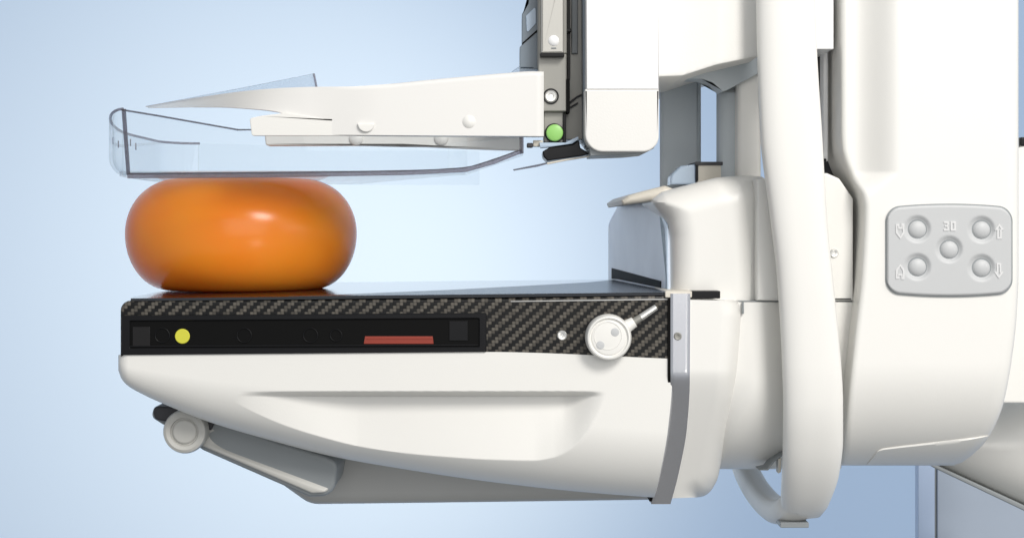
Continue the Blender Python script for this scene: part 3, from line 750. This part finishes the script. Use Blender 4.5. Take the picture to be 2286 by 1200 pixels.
# keypad
def ktop(x):
    s = (x-2119)/139; e = 139-abs(x-2119); R_ = 30
    c = R_-math.sqrt(max(0, R_*R_-(R_-e)**2)) if e < R_ else 0
    return 457+8*s*s+c
def kbot(x):
    s = (x-2119)/139; e = 139-abs(x-2119); R_ = 30
    c = R_-math.sqrt(max(0, R_*R_-(R_-e)**2)) if e < R_ else 0
    return 660-8*s*s-c
btn = [(2048, 511), (2191, 512), (2119, 556), (2048, 595), (2191, 597)]
def kp(g, dep, dishes=True):
    def f(u, v):
        uu = 0.5-0.5*math.cos(math.pi*u) if g else u
        x = 1980+uu*278; x0 = x
        t, b = ktop(x), kbot(x); y = t+v*(b-t)
        cx_, cy_ = 2119, 558
        x = cx_+(x-cx_)*(1+g/139); y = cy_+(y-cy_)*(1+g/101)
        d = dep
        e = min(x0-1980, 2258-x0, (y-t) if g == 0 else 99, (b-y) if g == 0 else 99)
        if g == 0 and e < 5: d += 4*(1-e/5)**2
        if dishes:
            for bx, by in btn:
                r = math.hypot(x-bx, y-by)
                if r < 33: d += 7*(0.5+0.5*math.cos(math.pi*min(1, max(0, (r-18)/15))))
        return x, y, d
    return f
gridsurf('keypad_shadow_rim', kp(2.6, -33, False), 60, 4, 'grey', K_, back=-20)  # larger grey plate painted as the shadow gap round the keypad
kpo = gridsurf('keypad', kp(0, -39), 170, 130, 'keypad', K_, back=-30)
for bx, by in btn:
    lathe('keypad_button', bx, by+1, -33, [(0, -7), (8, -6.4), (14, -4.6), (18, -1.8), (20.5, 2.2), (20.5, 6)], 'keypad', kpo, 40)
def printed(name, pts_list, parent, d=-40.5):
    bm = bmesh.new()
    for pts in pts_list:
        a = [bm.verts.new(Wp(x, y, d)) for x, y in pts]; b = [bm.verts.new(Wp(x, y, d+2.5)) for x, y in pts]; n = len(a)
        bm.faces.new(a)
        for i in range(n): bm.faces.new((a[i], a[(i+1) % n], b[(i+1) % n], b[i]))
    bmesh.ops.triangulate(bm, faces=[f for f in bm.faces if len(f.verts) > 4])
    return from_bm(name, bm, 'print', parent, wn=False)
def outline_arrow(cx, cy, up, tilt=0, w=9, h=17, t=3.4):
    """hollow arrow made of one closed band"""
    o_ = [(-w*0.55, h), (-w*0.55, -h*0.15), (-w*1.15, -h*0.15), (0, -h), (w*1.15, -h*0.15), (w*0.55, -h*0.15), (w*0.55, h)]
    i_ = [(-w*0.55+t, h-t), (-w*0.55+t, -h*0.15-t*0.2), (-w*0.55+1.2, -h*0.15-t*0.9), (0, -h+t*1.7), (w*0.55-1.2, -h*0.15-t*0.9), (w*0.55-t, -h*0.15-t*0.2), (w*0.55-t, h-t)]
    qs = []
    def tf(p):
        x, y = p; y = y if up else -y
        c, s = math.cos(tilt), math.sin(tilt); return (cx+x*c-y*s, cy+x*s+y*c)
    for k in range(len(o_)):
        k2 = (k+1) % len(o_); qs.append([tf(o_[k]), tf(o_[k2]), tf(i_[k2]), tf(i_[k])])
    return qs
printed('up_arrow', outline_arrow(2231, 516, True), kpo)
printed('down_arrow', outline_arrow(2230, 604, False), kpo)
def curl(cx, cy, up):
    sg = 1 if up else -1
    o_ = [(-10, 16), (-10, -4), (0, -17), (9, -4), (9, 17), (2, 17), (2, 9), (-3, 9), (-3, 16)]
    i_ = [(-6.5, 12), (-6.5, -2), (0, -11.5), (5.5, -2), (5.5, 13), (5, 13), (5, 5), (-5, 5), (-5, 12)]
    f = lambda p: (cx+p[0], cy+sg*p[1])
    return [[f(o_[k]), f(o_[(k+1) % 9]), f(i_[(k+1) % 9]), f(i_[k])] for k in range(9)]
printed('curved_down_arrow', curl(2010, 516, False), kpo)
printed('curved_up_arrow', curl(2010, 606, True), kpo)
def seg(x0, y0, x1, y1): return [(x0, y0), (x1, y0), (x1, y1), (x0, y1)]
printed('number', [seg(2107, 494, 2118, 498), seg(2109, 502.5, 2117, 506), seg(2107, 511, 2118, 515), seg(2114.6, 498, 2118.4, 502.5), seg(2114.6, 506, 2118.4, 511),
                   seg(2122, 494, 2126, 515), seg(2130, 494, 2134, 515), seg(2126, 494, 2130, 497.8), seg(2126, 511.2, 2130, 515)], kpo)
# things behind the column at the right border
Q = thing('stand_body', 'big pale rounded stand body partly hidden behind the column, lower right', 'machine stand', None)
pillow('stand_cover', rp([(2030, 960), (2200, 900), (2255, 850, 40), (2420, 780), (2420, 1196), (2286, 1134), (2086, 1042)], 8), 500, 900, 'paint', Q, 150, 160, 8, skip=lambda x, y: x > 2400)
prism('lower_edge_seal', rp([(2070, 1034), (2090, 1037), (2286, 1127), (2420, 1190), (2420, 1204), (2286, 1139), (2086, 1044)]), 540, 1200, 'grey', Q, 3, 3)
prism('stand_side', rp([(2240, 320), (2420, 320), (2420, 900), (2200, 900)]), 320, 480, 'paint', Q, 8, 5)
box('stand_knob', 2278, 306, 2300, 326, 200, 330, 'black', Q, 4, 3)
CB = thing('equipment_cabinet', 'pale grey cabinet corner with thin dark gap behind the stand, bottom right', 'cabinet', None)
box('cabinet_side', 2050, 1000, 2087, 1400, 1500, 1540, 'cabinet_edge', CB, 2, 2)
box('cabinet_door', 2093, 1000, 2500, 1400, 1500, 1540, 'cabinet', CB, 2, 2)
box('cabinet_gap', 2084, 1000, 2096, 1400, 1510, 1530, 'grey', CB, 1, 1)

# put each empty at the base of its thing (children keep their places)
bpy.context.view_layer.update()
def set_base(e):
    pts = [c.matrix_world @ Vector(b) for c in e.children_recursive for b in c.bound_box]
    if not pts: return
    lo = Vector((min(p.x for p in pts), min(p.y for p in pts), min(p.z for p in pts))); hi = Vector((max(p.x for p in pts), max(p.y for p in pts), max(p.z for p in pts)))
    base = Vector(((lo.x+hi.x)/2, (lo.y+hi.y)/2, lo.z)); e.location = base
    for c in e.children: c.matrix_parent_inverse = Matrix.Translation(-base)
for e in [T, T2, P, G, H, A, K_, Q, CB]: set_base(e)
S.cycles.transparent_max_bounces = 24
S.cycles.max_bounces = 10
